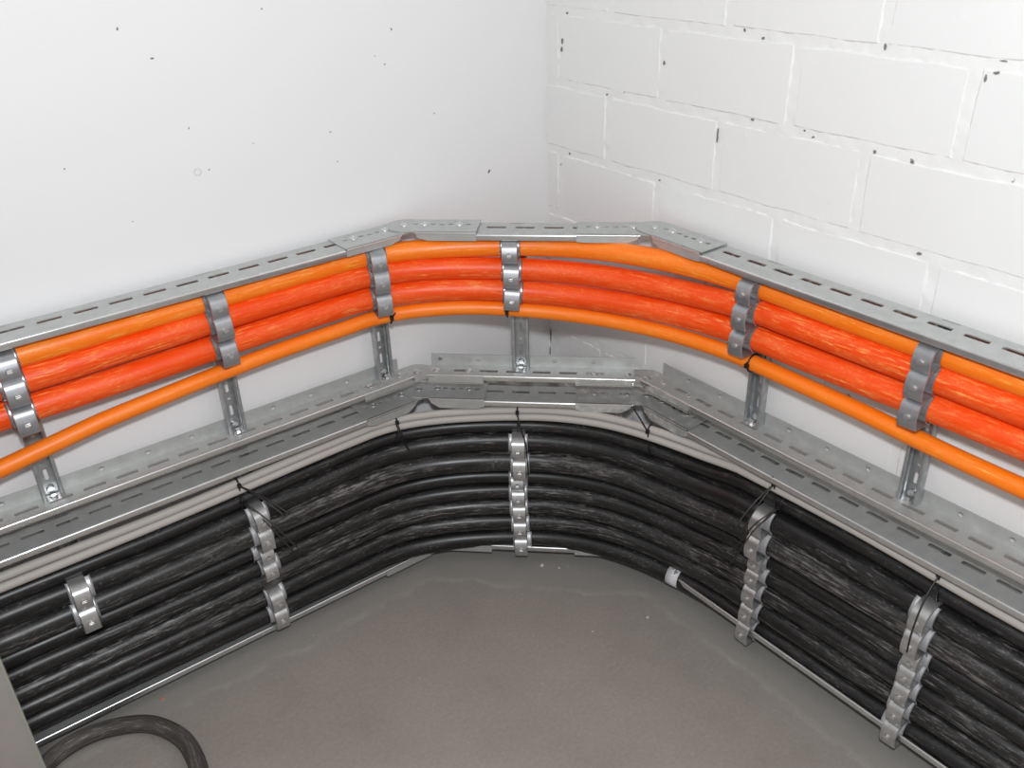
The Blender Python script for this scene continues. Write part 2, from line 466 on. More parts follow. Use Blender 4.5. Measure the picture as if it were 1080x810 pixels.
# crumbly holes in the joints
cracks = [(-0.046, -0.256, .004, .014), (-0.045, -0.270, .005, .009), (-0.425, -0.362, .0022, .022), (-0.495, -0.208, .006, .004), (-0.06, -0.207, .005, .0035), (-0.84, -0.214, .009, .004),
          (-0.828, -0.222, .004, .010), (-0.70, -0.334, .005, .005), (-0.755, -0.337, .004, .0035), (-0.302, -0.265, .003, .007), (-0.49, -0.325, .006, .003), (-0.168, -0.333, .003, .003),
          (-0.068, -0.457, .005, .004), (-0.585, -0.325, .004, .003), (-0.60, -0.332, .003, .003), (-0.69, -0.20, .003, .008), (-0.845, -0.20, .010, .002), (-0.305, -0.458, .003, .003),
          (-0.79, -0.455, .007, .004), (-0.46, -0.20, .003, .005), (-0.006, -0.865, .0030, .030), (-0.004, -0.905, .0025, .02)]
for (y, z, a, b) in cracks:
    a *= 0.48; b *= 0.52
    V = []
    for k in range(9):
        t = 2 * math.pi * k / 9; q = random.uniform(0.65, 1.2)
        V.append((a * q * math.cos(t), b * q * math.sin(t)))
    mb = MB(); mb.prism(V, -0.0026, 0.001, lambda a_, p, q, y=y, z=z: (a_, y + p, H + z + q))
    mb.build('joint_hole', MAT['chip'], wall_right)

# ------------------------------------------------------------------ cable ladders
BK = 0.018                                   # rail back to wall
RW = 0.060                                   # rail width
A = Vector((-0.355, -BK)); B = Vector((-0.022, -0.335))
E_D = (B - A).normalized(); N_D = Vector((E_D.y, -E_D.x))
if N_D.x > 0: N_D = -N_D
E_L, N_L = Vector((1, 0)), Vector((0, -1))
E_R, N_R = Vector((0, -1)), Vector((-1, 0))


def isect(p, d, q, e):
    den = d.x * e.y - d.y * e.x
    t = ((q.x - p.x) * e.y - (q.y - p.y) * e.x) / den
    return p + d * t


BR = Vector((-0.022, 0.0))                  # right ladder's back line
def pivots(o):
    pl = isect(Vector((0, -BK)) + N_L * o, E_L, A + N_D * o, E_D)
    pr = isect(A + N_D * o, E_D, BR + N_R * o, E_R)
    return pl, pr


PV_L, PV_R = pivots(RW / 2)


def frame(P0, e, n, z, sg):
    """(along, outward, inward-height) -> world"""
    return lambda a, o, h: (P0.x + e.x * a + n.x * o, P0.y + e.y * a + n.y * o, z + sg * h)


def rail(name, P0, e, n, length, z, sg, parent, mat, slot0, hole0):
    """U-profile side rail on its back: slotted web, tall back flange with holes, low curled front lip"""
    fn = frame(P0, e, n, z, sg)
    mb = MB(); org = parent.location
    cells = []; a = 0.0
    k0 = math.ceil((0.0 - slot0) / 0.05 + 0.45)
    cur = 0.0; k = k0
    while True:
        c = slot0 + 0.05 * k
        if c + 0.024 > length: break
        if c - 0.025 > cur + 1e-5: cells.append((cur, c - 0.025, 0, RW, None))
        cells.append((c - 0.025, c + 0.025, 0, RW, (c, 0.0235, 0.0120, 0.0050, False, True))); cur = c + 0.025; k += 1
    if cur < length - 1e-5: cells.append((cur, length, 0, RW, None))
    mb.plate(cells, 0.0, 0.0018, fn)
    cells = []; cur = 0.0; k = math.ceil((0.015 - hole0) / 0.0733)
    while True:
        c = hole0 + 0.0733 * k
        if c + 0.012 > length: break
        if c - 0.01 > cur + 1e-5: cells.append((cur, c - 0.01, 0.0005, 0.025, None))
        cells.append((c - 0.01, c + 0.01, 0.0005, 0.025, (c, 0.0140, 0.0004, 0.0040))); cur = c + 0.01; k += 1
    if cur < length - 1e-5: cells.append((cur, length, 0.0005, 0.025, None))
    mb.plate(cells, 0.0, 0.0016, lambda a, b, t: fn(a, t, b))
    lip = [(RW - 0.0015, 0.0)] + [(RW - 0.0009 + 0.0030 * math.sin(math.radians(q)), 0.0030 - 0.0030 * math.cos(math.radians(q))) for q in (15, 30, 45, 60, 75, 90)]
    lip += [(RW + 0.0021 - 0.0026 * (1 - math.cos(math.radians(q))), 0.0094 + 0.0026 * math.sin(math.radians(q))) for q in (0, 20, 40, 60, 80, 100, 120, 140, 160, 180)]
    lip += [(RW - 0.0018, 0.0086), (RW + 0.0004, 0.0084), (RW + 0.0004, 0.0030)]
    ro = mb.build(name, mat, parent, True, org)
    mb = MB(); mb.prism(lip, 0.0, length, fn); mb.build('front_lip', MAT['lip'], ro, True, org)
    return ro


RUNG_CACHE = {}


def rung(P, n, z0, z1, parent):
    """slotted channel rung, open side to the room"""
    e = Vector((-n.y, n.x)); key = round(z1 - z0, 3)
    if key not in RUNG_CACHE:
        Lh = z1 - z0; mb = MB(); fn = lambda a, b, t: (a, t, b)
        cells = []; cur = 0.0; b = 0.017; flip = 0
        while b + 0.02 < Lh:
            half = 0.0085 if flip else 0.0006
            r = 0.0030
            span = half + r + 0.0030
            if b - span > cur + 1e-4: cells.append((-0.013, 0.013, cur, b - span, None))
            cells.append((-0.013, 0.013, b - span, b + span, (0, b, half, r, True)))
            cur = b + span; b += 0.0225; flip = 1 - flip
        cells.append((-0.013, 0.013, cur, Lh, None))
        mb.plate(cells, 0.0018, 0.0034, fn)
        for s in (-1, 1):
            prof = [(0.0115 * s, 0.0018), (0.0150 * s, 0.0030), (0.0158 * s, 0.0060), (0.0158 * s, 0.0160), (0.0150 * s, 0.0178), (0.0130 * s, 0.0184), (0.0104 * s, 0.0178),
                    (0.0100 * s, 0.0150), (0.0112 * s, 0.0148), (0.0120 * s, 0.0164), (0.0138 * s, 0.0164), (0.0142 * s, 0.0150), (0.0142 * s, 0.0064), (0.0132 * s, 0.0042), (0.0115 * s, 0.0034)]
            mb.prism(prof, 0.002, Lh - 0.002, lambda a, p, q: (p, q, a))
        me = make_mesh('rung', mb.v, mb.f, MAT['rung'], True)
        mb = MB(); mb.disc((0, 0.0034, 0.0125), (0, 1, 0), 0.0062, 0.0056, 0.0045, 12)
        mb.box(-0.009, 0.009, 0.006, 0.026, 0.0018, 0.0036)
        mb.disc((0, 0.017, 0.0036), (0, 0, 1), 0.0052, 0.0046, 0.004, 6)
        mb2 = make_mesh('foot_bolt', mb.v, mb.f, MAT['screw'], True)
        RUNG_CACHE[key] = (me, mb2)
    me, me2 = RUNG_CACHE[key]
    th = math.atan2(-n.x, n.y); o = parent.location
    r = link('rung', me, parent, (P.x - o.x, P.y - o.y, z0 - o.z), (0, 0, th))
    link('foot_bolt', me2, r)
    return r


def ladder(label, P0, e, n, length, z_top, z_bot, rungs, trim_top, trim_bot, mat, slot_ref, hole_ref, slot_bot):
    base = P0 + e * (length / 2)
    t = thing('cable_ladder', label, 'cable ladder', (base.x, base.y, z_bot))
    rail('top_rail', P0 + e * trim_top[0], e, n, length - sum(trim_top), z_top, -1, t, mat, slot_ref - trim_top[0], hole_ref - trim_top[0])
    rail('bottom_rail', P0 + e * trim_bot[0], e, n, length - sum(trim_bot), z_bot, 1, t, mat, slot_bot - trim_bot[0], hole_ref - trim_bot[0])
    for a in rungs:
        rung(P0 + e * a, n, z_bot, z_top, t)
    return t


LEND = -2.15
ZU_T, ZU_B = H - 0.524, H - 0.811
ZL_T = H - 0.853
ZL_B = (H - 1.221, H - 1.210, H - 1.199)     # left, diagonal, right
left_len = PV_L.x - LEND; right_len = PV_R.y + 2.15
PL0 = Vector((LEND, -BK)); PR0 = Vector((BR.x, PV_R.y))
diag0 = PV_L - N_D * (RW / 2); diag_len = (PV_R - PV_L).length
dm = diag_len / 2
# rungs are on a 300 mm pitch; heights above are camera-relative
LR = [x - LEND for x in (-1.612, -1.315, -1.018, -0.72, -0.426)]
UR = [PV_R.y - y for y in (-0.579, -0.864, -1.16, -1.46)]
LRR = [PV_R.y - y for y in (-0.650, -0.945, -1.240, -1.535)]
d_u = (Vector((-0.212, -0.172)) - diag0).dot(E_D)
d_l = d_u + 0.002
ladder('upper galvanised cable ladder along the smooth left wall behind orange cables', PL0, E_L, N_L, left_len, ZU_T, ZU_B, LR, (0, 0.045), (0, 0.025), MAT['rail'], -0.953 - LEND, -1.087 - LEND, -0.96 - LEND)
ladder('short upper cable ladder piece crossing the room corner diagonally', diag0, E_D, N_D, diag_len, ZU_T, ZU_B, [d_u], (0.05, 0.05), (0.024, 0.024), MAT['rail'], dm - 0.005, dm - 0.03, dm + 0.02)
ladder('upper galvanised cable ladder along the block wall on the right', PR0, E_R, N_R, right_len, ZU_T, ZU_B, UR, (0.045, 0), (0.012, 0), MAT['rail'], PV_R.y + 0.51, PV_R.y + 0.643, PV_R.y + 0.53)
ladder('lower galvanised cable ladder along the left wall behind black cables', PL0, E_L, N_L, left_len, ZL_T, ZL_B[0], LR, (0, 0.045), (0, 0.03), MAT['rail'], -0.963 - LEND, -1.05 - LEND, -0.97 - LEND)
ladder('short lower cable ladder piece across the corner near the floor', diag0, E_D, N_D, diag_len, ZL_T, ZL_B[1], [d_l], (0.05, 0.05), (0.03, 0.03), MAT['rail'], dm - 0.02, dm - 0.03, dm + 0.005)
ladder('lower galvanised cable ladder along the block wall behind black cables', PR0, E_R, N_R, right_len, ZL_T, ZL_B[2], LRR, (0.045, 0), (0.03, 0), MAT['rail'], PV_R.y + 0.53, PV_R.y + 0.66, PV_R.y + 0.55)


# ------------------------------------------------------------------ hinged connectors between ladder pieces
def connector(label, pv, dirs, zs, sg, mat, drop=0.0112, length=0.132):
    """two flanged arms pinned at the bend; sits on the outer face of the rails"""
    t = thing('hinged_connector', label, 'connector', (pv.x, pv.y, min(zs)))
    o0 = t.location
    for i, ((e, n), z) in enumerate(zip(dirs, zs)):
        P0 = pv - n * (RW / 2)
        fn = frame(P0, e, n, z, sg)
        mb = MB()
        lo, hi = (-0.0022 - 0.0022 * i, -0.0004 - 0.0022 * i)
        cells = []; pos = [0.020 + 0.0155 * k for k in range(7)]; cur = 0.0
        for k, c in enumerate(pos):
            if k in (1, 5): continue
            if c - 0.006 > cur + 1e-5: cells.append((cur, c - 0.006, -0.0015, RW + 0.002, None))
            cells.append((c - 0.006, c + 0.006, -0.0015, RW + 0.002, (c, 0.0235 if k % 2 == 0 else 0.0255, 0.0016, 0.0032))); cur = c + 0.006
        cells.append((cur, length, -0.0015, RW + 0.002, None))
        mb.plate(cells, lo, hi, fn)
        # rounded tongue
        R = RW / 2 + 0.0015; c0 = RW / 2
        fan = [(0.0, c0 - R)] + [(-R * math.sin(math.pi * q / 12), c0 - R * math.cos(math.pi * q / 12)) for q in range(1, 12)] + [(0.0, c0 + R)]
        V = [fn(p[0], p[1], lo) for p in fan] + [fn(p[0], p[1], hi) for p in fan]; m = len(fan)
        mb.add(V, [tuple(range(m)), tuple(range(2 * m - 1, m - 1, -1))] + [(k, (k + 1) % m, m + (k + 1) % m, m + k) for k in range(m)])
        # chamfered front flange
        g0, g1 = RW + 0.0026, RW + 0.0044
        poly = [(0.026, lo), (length, lo), (length, 0.0112), (length - 0.016, drop), (0.046, drop), (0.030, 0.0060)]
        V = [fn(p[0], g0, p[1]) for p in poly] + [fn(p[0], g1, p[1]) for p in poly]
        mb.add(V, [tuple(range(6)), tuple(range(11, 5, -1))] + [(k, (k + 1) % 6, 6 + (k + 1) % 6, 6 + k) for k in range(6)])
        arm = mb.build('arm', mat, t, True, o0)
        mb = MB()
        mb.prism([(RW + 0.0012, lo), (g1 - 0.0012, lo), (g1 - 0.0002, lo + 0.0008), (g1 + 0.0002, lo + 0.0022), (g1 + 0.0002, lo + 0.0040), (g1 - 0.0018, lo + 0.0040), (g1 - 0.0022, hi), (RW + 0.0012, hi)],
                 0.026, length, fn)
        mb.build('folded_edge', MAT['lip'], arm, True, o0)  # fold takes the lightened zinc for its bright highlight line
        for a in (pos[1], pos[5]):
            mb = MB()
            c = Vector(fn(a, 0.024, lo if sg < 0 else 0.0018))
            mb.disc(c, (0, 0, 1), 0.0072, 0.006, 0.0032, 14, dome=1)
            mb.disc(c + Vector((0, 0, 0.0028)), (0, 0, 1), 0.0030, 0.0024, 0.0018, 6)
            mb.build('bolt', MAT['screw'], arm, True, o0)
    mb = MB(); zz = (max(zs) + 0.0042) if sg < 0 else max(zs) + 0.0002
    mb.disc((pv.x, pv.y, zz), (0, 0, 1), 0.0080, 0.006, 0.0036, 14, dome=1)
    mb.build('pivot_bolt', MAT['screw'], t, True, o0)
    return t


DL = [(-E_L, N_L), (E_D, N_D)]
DR = [(-E_D, N_D), (E_R, N_R)]
for tier, zt, zb, m in (('upper', ZU_T, (ZU_B,) * 3, 'rail'), ('lower', ZL_T, ZL_B, 'rail_dusty')):
    w = 'orange' if tier == 'upper' else 'black'
    connector('hinged steel connector at the left bend on the rail above the %s cables' % w, PV_L, DL, (zt, zt), -1, MAT['rail'], 0.0112 if tier == 'upper' else 0.016)
    connector('hinged steel connector at the right bend on the rail above the %s cables' % w, PV_R, DR, (zt, zt), -1, MAT[m], 0.0125 if tier == 'upper' else 0.016)
    connector('hinged steel connector at the left bend on the rail below the %s cables' % w, PV_L, DL, (zb[0], zb[1]), 1, MAT['rail'])
    connector('hinged steel connector at the right bend on the rail below the %s cables' % w, PV_R, DR, (zb[1], zb[2]), 1, MAT['rail_dusty'] if tier == 'upper' else MAT['rail'])


# ------------------------------------------------------------------ cables
def plan(c, w):
    """plan position at parameter w of a run kept c metres off the walls"""
    Dm = (A + B) / 2 + N_D * (c - BK)
    P = [Vector((-2.2, -c)), Vector((-0.50, -c)), Dm, Vector((-c, -0.585)), Vector((-c, -2.2))]
    T = [E_L, E_L, E_D, E_R, E_R]
    i = min(int(w), 3); t = w - i; L = (P[i + 1] - P[i]).length
    h = (2 * t ** 3 - 3 * t * t + 1, t ** 3 - 2 * t * t + t, -2 * t ** 3 + 3 * t * t, t ** 3 - t * t)
    return h[0] * P[i] + h[1] * L * T[i] + h[2] * P[i + 1] + h[3] * L * T[i + 1]


def interp(ctrl, w):
    """smooth height along the run from (w, z) control points"""
    P = [(ctrl[0][0] - 0.6, ctrl[0][1])] + list(ctrl) + [(ctrl[-1][0] + 0.7, ctrl[-1][1])]
    if w <= P[0][0]: return P[0][1]
    if w >= P[-1][0]: return P[-1][1]
    for i in range(len(P) - 1):
        if P[i][0] <= w <= P[i + 1][0]:
            def sl(k):
                if k <= 0 or k >= len(P) - 1: return 0.0
                return (P[k + 1][1] - P[k - 1][1]) / (P[k + 1][0] - P[k - 1][0])
            d = P[i + 1][0] - P[i][0]; t = (w - P[i][0]) / d
            return ((2 * t ** 3 - 3 * t * t + 1) * P[i][1] + (t ** 3 - 2 * t * t + t) * d * sl(i) + (-2 * t ** 3 + 3 * t * t) * P[i + 1][1] + (t ** 3 - t * t) * d * sl(i + 1))


UPPER = [
    (0.0537, 0.0175, [(0.733, -0.5584), (0.78, -0.557), (0.96, -0.5539), (1.62, -0.5542), (2.25, -0.5536), (2.684, -0.5555), (3.082, -0.5568), (3.219, -0.5556)]),
    (0.0562, 0.0200, [(0.727, -0.5946), (0.774, -0.5923), (0.956, -0.5870), (1.612, -0.5914), (2.253, -0.5989), (2.696, -0.6015), (3.087, -0.5935), (3.225, -0.5915)]),
    (0.0568, 0.0205, [(0.72, -0.6394), (0.768, -0.6380), (0.952, -0.6300), (1.605, -0.6308), (2.255, -0.643), (2.704, -0.6438), (3.092, -0.6385), (3.231, -0.6335)]),
    (0.060, 0.0133, [(0.45, -0.760), (0.62, -0.7270), (0.705, -0.7060), (0.76, -0.6928), (0.948, -0.6717), (1.597, -0.6661), (2.258, -0.6788), (2.715, -0.6824), (3.099, -0.6845), (3.241, -0.6914)]),
]
GREYS = [
    (0.066, 0.0074, [(0.657, -0.8883), (0.785, -0.8896), (0.989, -0.8798), (1.611, -0.8806), (2.311, -0.876), (2.783, -0.8789), (3.125, -0.8662), (3.265, -0.8696)]),
    (0.067, 0.0076, [(0.653, -0.9055), (0.783, -0.9037), (0.988, -0.8943), (1.609, -0.8946), (2.312, -0.8911), (2.787, -0.8949), (3.126, -0.8795), (3.266, -0.8835)]),
]
LOWER = [
    (0.050, 0.0138, [(0.651, -0.9354), (0.782, -0.9361), (0.991, -0.9251), (1.611, -0.9224), (2.303, -0.9235), (2.77, -0.9321), (3.124, -0.9128), (3.266, -0.9170)]),
    (0.0563, 0.0200, [(0.646, -0.965), (0.777, -0.9687), (0.986, -0.9562), (1.603, -0.9537), (2.308, -0.9541), (2.786, -0.9660), (3.13, -0.9508), (3.273, -0.9539)]),
    (0.0583, 0.0222, [(0.639, -1.008), (0.772, -1.006), (0.982, -1.0011), (1.595, -0.9993), (2.311, -0.9985), (2.797, -1.0110), (3.136, -0.9965), (3.28, -0.996)]),
    (0.051, 0.0148, [(0.633, -1.0476), (0.768, -1.0486), (0.981, -1.0469), (1.592, -1.0408), (2.308, -1.0417), (2.794, -1.0530), (3.138, -1.0410), (3.284, -1.0387)]),
    (0.053, 0.0168, [(0.628, -1.0808), (0.763, -1.084), (0.978, -1.0802), (1.585, -1.0755), (2.311, -1.0727), (2.803, -1.084), (3.142, -1.0700), (3.289, -1.0693)]),
    (0.0543, 0.0182, [(0.621, -1.1194), (0.758, -1.1190), (0.975, -1.1130), (1.579, -1.1130), (2.313, -1.1075), (2.812, -1.1203), (3.147, -1.1090), (3.294, -1.1040)]),
    (0.055, 0.0190, [(0.616, -1.1525), (0.754, -1.1528), (0.972, -1.151), (1.572, -1.1515), (2.315, -1.1480), (2.821, -1.1585), (3.152, -1.1530), (3.299, -1.1430)]),
    (0.0565, 0.0203, [(0.611, -1.1836), (0.749, -1.1879), (0.968, -1.1930), (1.564, -1.1930), (2.318, -1.1887), (2.832, -1.2000), (3.157, -1.1950), (3.30, -1.186)]),
]
WS = [0.03 + 0.02 * k for k in range(0, 49)] + [1.0 + k / 44 for k in range(0, 88)] + [3.0 + 0.02 * k for k in range(0, 49)]


def centre(spec, w):
    p = plan(spec[0], w)
    return Vector((p.x, p.y, H + interp(spec[2], w)))


def cable(spec, label, mat, group, seg=22):
    pts = [centre(spec, w) for w in WS]
    V, F, UV = tube_data(pts, spec[1], seg)
    o = link('power_cable', make_mesh('power_cable', V, F, mat, 'all', UV))
    return tag(o, label, 'cable', group)


for spec, lab, m in zip(UPPER, ('bright orange cable, topmost of the orange bundle under the upper rail', 'red-orange cable, second from the top of the upper bundle',
                                'red-orange cable, third from the top of the upper bundle', 'thin bright orange cable hanging lowest in the upper bundle'), ('orange', 'red1', 'red2', 'orange2')):
    cable(spec, lab, MAT[m], 'orange cables on the upper ladder')
for spec, lab in zip(GREYS, ('thin grey cable right under the lower ladder rail, uppermost of two', 'thin grey cable lying on the topmost black cable')):
    o = cable(spec, lab, MAT['grey'], 'thin grey cables on the lower ladder', 14); o.name = 'control_cable'
ORD = ['topmost', 'second', 'third', 'fourth', 'fifth', 'sixth', 'seventh', 'lowest']
for i, spec in enumerate(LOWER):
    where = {0: 'black cable, topmost of the lower bundle, outside the clamps under the grey cables', 7: 'black cable, lowest of the lower bundle, just above the bottom rail'}.get(
        i, 'black cable, %s from the top of the lower bundle' % ORD[i])
    cable(spec, where, BLACKS[i], 'black cables on the lower ladder')

# ------------------------------------------------------------------ clamps
CL = {}


def clamp_meshes(r, w, dull):
    key = (round(r, 4), w, dull)
    if key in CL: return CL[key]
    top, front = r + 0.0016, 2 * r + (0.0190 if dull else 0.0165)
    ctrl = [(0.0, top, 0), (r * 0.9, top + 0.0006, 0), (r * 1.7, top * 0.97, 0), (front - 0.0060, r * 0.66, 0), (front - 0.0008, r * 0.12, 0), (front + 0.0004, -r * 0.40, 0),
            (front - 0.0015, -r * 0.86, 0), (front - 0.0070, -top, 0), (r * 0.7, -top, 0), (0.0, -top, 0)]
    path = [(p.x, p.y) for p in catmull(ctrl, 4)]
    t = 0.0017; n = len(path); V = []; F = []
    for i, (u, v) in enumerate(path):
        a = path[max(i - 1, 0)]; b = path[min(i + 1, n - 1)]
        d = Vector((b[0] - a[0], b[1] - a[1])).normalized(); nrm = Vector((-d.y, d.x))   # outward side of the bow
        hw = w / 2
        for x, k in ((-hw, 0), (-hw * 0.93, t), (hw * 0.93, t), (hw, 0), (hw * 0.98, -t * 0.3), (-hw * 0.98, -t * 0.3)):
            V.append((x, u + nrm.x * k, v + nrm.y * k))
    for i in range(n - 1):
        for k in range(6):
            j = (k + 1) % 6
            F.append((i * 6 + k, i * 6 + j, (i + 1) * 6 + j, (i + 1) * 6 + k))
    F.append(tuple(range(6))); F.append(tuple(range(n * 6 - 1, n * 6 - 7, -1)))
    strap = make_mesh('strap', V, F, MAT['clamp_dull'] if dull else MAT['clamp'], True)
    # pressure saddle: trough on the cable's front with flared side wings
    V = []; F = []; m = 13; sw = w * (0.64 if dull else 0.72)
    prof = [(-sw, 0.0042), (-sw * 0.90, 0.0012), (0, 0.0008), (sw * 0.90, 0.0012), (sw, 0.0042), (sw, 0.0056), (sw * 0.88, 0.0028), (0, 0.0024), (-sw * 0.88, 0.0028), (-sw, 0.0056)]
    for i in range(m):
        a = math.radians(-48 + 112 * i / (m - 1))
        for x, k in prof:
            V.append((x, r + (r + k) * math.cos(a), (r + k) * math.sin(a)))
    q = len(prof)
    for i in range(m - 1):
        for k in range(q):
            j = (k + 1) % q
            F.append((i * q + k, (i + 1) * q + k, (i + 1) * q + j, i * q + j))
    F.append(tuple(range(q))); F.append(tuple(range(m * q - 1, (m - 1) * q - 1, -1)))
    saddle = make_mesh('saddle', V, F, MAT['saddle_dull'] if dull else MAT['saddle'], True)
    mb = MB(); fz = -r * 0.20
    mb.disc((0, 2 * r + 0.001, fz), (0, 1, 0), 0.0026, 0.0026, front - 2 * r + 0.001, 8)
    mb.disc((0, front + 0.0014, fz), (0, 1, 0), 0.0050, 0.0042, 0.0034, 12)
    hy = front + 0.0048
    mb.box(-0.0036, 0.0036, hy - 0.0001, hy + 0.0005, fz + 0.0006, fz + 0.0022); mb.box(-0.0036, 0.0036, hy - 0.0001, hy + 0.0005, fz - 0.0022, fz - 0.0006)
    screw = make_mesh('screw', mb.v, mb.f, MAT['screw'], True)
    # hammer feet that hook behind the rung's lips
    mb = MB()
    for s in (-1, 1):
        mb.box(-0.0095, 0.0095, -0.0040, 0.0010, s * top - 0.0009, s * top + 0.0009)
    feet = make_mesh('hook_foot', mb.v, mb.f, MAT['clamp_dull'] if dull else MAT['clamp'])
    CL[key] = (strap, saddle, screw, feet)
    return CL[key]


def find_w(c, target, axis):
    """parameter where the run passes a rung"""
    best = min((abs(plan(c, k / 2000)[axis] - target), k / 2000) for k in range(0, 8000))
    return best[1]


def clamp(spec, w, label, group, width, dull, jitter=True, roll=0.0):
    p = plan(spec[0], w); q0 = plan(spec[0], max(w - 0.004, 0)); q1 = plan(spec[0], w + 0.004)
    e = (q1 - q0).normalized(); n = Vector((e.y, -e.x))
    z = H + interp(spec[2], w); r = spec[1]
    base = Vector((p.x, p.y)) - n * r
    th = math.atan2(-n.x, n.y)
    t = thing('cable_clamp', label, 'clamp', (base.x, base.y, z), th, group)
    dz = (interp(spec[2], w + 0.01) - interp(spec[2], w - 0.01)); dl = (plan(spec[0], w + 0.01) - plan(spec[0], w - 0.01)).length
    t.rotation_euler = (0, -math.atan2(dz, dl) * -1 if False else math.atan2(dz, dl), th)
    s, sd, sc, ft = clamp_meshes(r, width, dull)
    so = link('strap', s, t)
    jx = random.uniform(-0.004, 0.004) if jitter else 0.0
    a = link('saddle', sd, t, (jx, 0, 0)); link('screw', sc, t, (jx * 0.2, 0, 0)); link('hook_foot', ft, so)
    return t


def cols_w(spec, kind, val):
    return find_w(spec[0], val, kind)


UC = [('x', -1.026, 'leftmost clamp column of the orange bundle'), ('x', -0.727, 'second orange-bundle clamp column from the left'), ('x', -0.440, 'orange-bundle column just left of the corner'),
      ('d', -0.235, 'orange-bundle column at the room corner'), ('y', -0.573, 'orange-bundle column just right of the corner'), ('y', -0.868, 'rightmost clamp column of the orange bundle')]
NM = ['top orange', 'upper red-orange', 'lower red-orange']
for kind, val, where in UC:
    for i in range(3):
        sp = UPPER[i]
        w = find_w(sp[0], val, 1 if kind == 'y' else 0)
        clamp(sp, w, 'dull grey clamp on the %s cable, %s' % (NM[i], where), 'dull grey clamps on the orange cables', 0.0275, True, False)
LC = [('x', -1.030, 'far left short column', (1, 2)), ('x', -0.728, 'left column', (1, 2, 3, 4, 6, 7)), ('d', -0.233, 'corner column', (1, 2, 3, 4, 5, 6, 7)),
      ('y', -0.650, 'column right of the corner', (1, 2, 3, 4, 5, 6, 7)), ('y', -0.943, 'far right column', (1, 2, 3, 4, 5, 6, 7))]
for kind, val, where, idx in LC:
    for i in idx:
        sp = LOWER[i]
        w = find_w(sp[0], val, 1 if kind == 'y' else 0)
        nm = 'lowest black cable' if i == 7 else '%s black cable from the top' % ORD[i]
        clamp(sp, w, 'bright zinc clamp on the %s, %s' % (nm, where), 'bright zinc clamps on the black cables', 0.026, False)


# ------------------------------------------------------------------ cable ties
def tie(label, spec_list, w, tails, group, r=0.0016, lean=0.0, up=0.0):
    """loop round a few neighbouring cables, a square head in front, loose tail ends"""
    c0 = centre(spec_list[0], w); c1 = centre(spec_list[-1], w)
    q0 = plan(spec_list[0][0], w - 0.004); q1 = plan(spec_list[0][0], w + 0.004)
    e = (q1 - q0).normalized(); n = Vector((e.y, -e.x)); E3 = Vector((e.x, e.y, 0)); N3 = Vector((n.x, n.y, 0)); Z = Vector((0, 0, 1))
    r0, r1 = spec_list[0][1] + r, spec_list[-1][1] + r
    ctrl = []
    for a in (180, 135, 90, 45, 0):
        t = math.radians(a); ctrl.append(c0 + N3 * (r0 * math.cos(t)) + Z * (r0 * math.sin(t) + up * math.sin(t)) + E3 * (lean * 0.0))
    for a in (0, -45, -90, -135, -180):
        t = math.radians(a); ctrl.append(c1 + N3 * (r1 * math.cos(t)) + Z * (r1 * math.sin(t)) + E3 * lean)
    ctrl.append(ctrl[0])
    t = thing('cable_tie', label, 'cable tie', tuple(c1 + N3 * r1), 0, group); o = t.location
    V, F, UV = tube_data(catmull(ctrl, 4), r, 6)
    link('loop', make_mesh('loop', V, F, MAT['tie'], 'all', None, o), t)
    hp = c0 + N3 * (r0 + 0.001)
    mb = MB(); mb.box(-0.0032, 0.0032, -0.0022, 0.0030, -0.0034, 0.0034, lambda x, y, z: tuple(hp + E3 * x + N3 * y + Z * z))
    mb.build('head', MAT['tie'], t, False, o)
    for tail in tails:
        pts = [hp] + [hp + E3 * a + N3 * b + Z * c for a, b, c in tail]
        V, F, UV = tube_data(catmull(pts, 5), 0.0014, 6)
        link('tail', make_mesh('tail', V, F, MAT['tie'], 'all', None, o), t)
    return t


G0, G1, K1, K2 = GREYS[0], GREYS[1], LOWER[0], LOWER[1]
tg = 'black cable ties on the grey and black cables'
w_l = find_w(0.066, -0.750, 0); w_c1 = find_w(0.066, -0.438, 0); w_d = find_w(0.066, -0.240, 0); w_r0 = find_w(0.066, -0.405, 1); w_r = find_w(0.066, -0.664, 1); w_rr = find_w(0.066, -0.950, 1)
tie('black cable tie with long crossed tails above the left clamp column', [G0, G1, K1], w_l, [[(0.025, 0.035, -0.015), (0.052, 0.075, -0.042)], [(0.022, 0.030, -0.018), (0.046, 0.066, -0.048)]], tg)
tie('second long-tailed cable tie, just below the first, by the left clamp column', [K1], w_l + 0.004, [[(0.020, 0.032, -0.034), (0.046, 0.068, -0.090)], [(0.024, 0.036, -0.030), (0.052, 0.072, -0.080)]], tg)
tie('black cable tie hanging below the left bend of the lower rail', [G0, G1, K1], w_c1, [[(0.004, 0.012, -0.02), (0.012, 0.010, -0.045)], [(0.000, 0.012, -0.024), (0.014, 0.014, -0.056)]], tg)
tie('black cable tie with long tail over the corner clamp column', [G0, G1, K1], w_d, [[(0.006, 0.012, -0.025), (0.016, 0.018, -0.06), (0.020, 0.022, -0.125)]], tg)
tie('black cable tie dropping from the right bend of the lower rail', [G0, G1, K1], w_r0, [[(-0.012, 0.004, 0.022), (-0.030, 0.006, 0.048)]], tg)
tie('black cable tie with long tails above the clamp column right of the corner', [G0, G1, K1], w_r, [[(-0.008, 0.036, -0.026), (-0.016, 0.072, -0.066)], [(-0.004, 0.034, -0.034), (-0.010, 0.064, -0.082)], [(0.002, 0.004, 0.008), (-0.001, 0.006, 0.016)]], tg)
tie('cable tie whose tails cross the clamp column right of the corner', [K1], w_r + 0.006, [[(-0.010, 0.046, -0.028), (-0.022, 0.074, -0.080), (-0.034, 0.076, -0.105)], [(-0.016, 0.040, -0.025), (-0.034, 0.066, -0.080)]], tg)
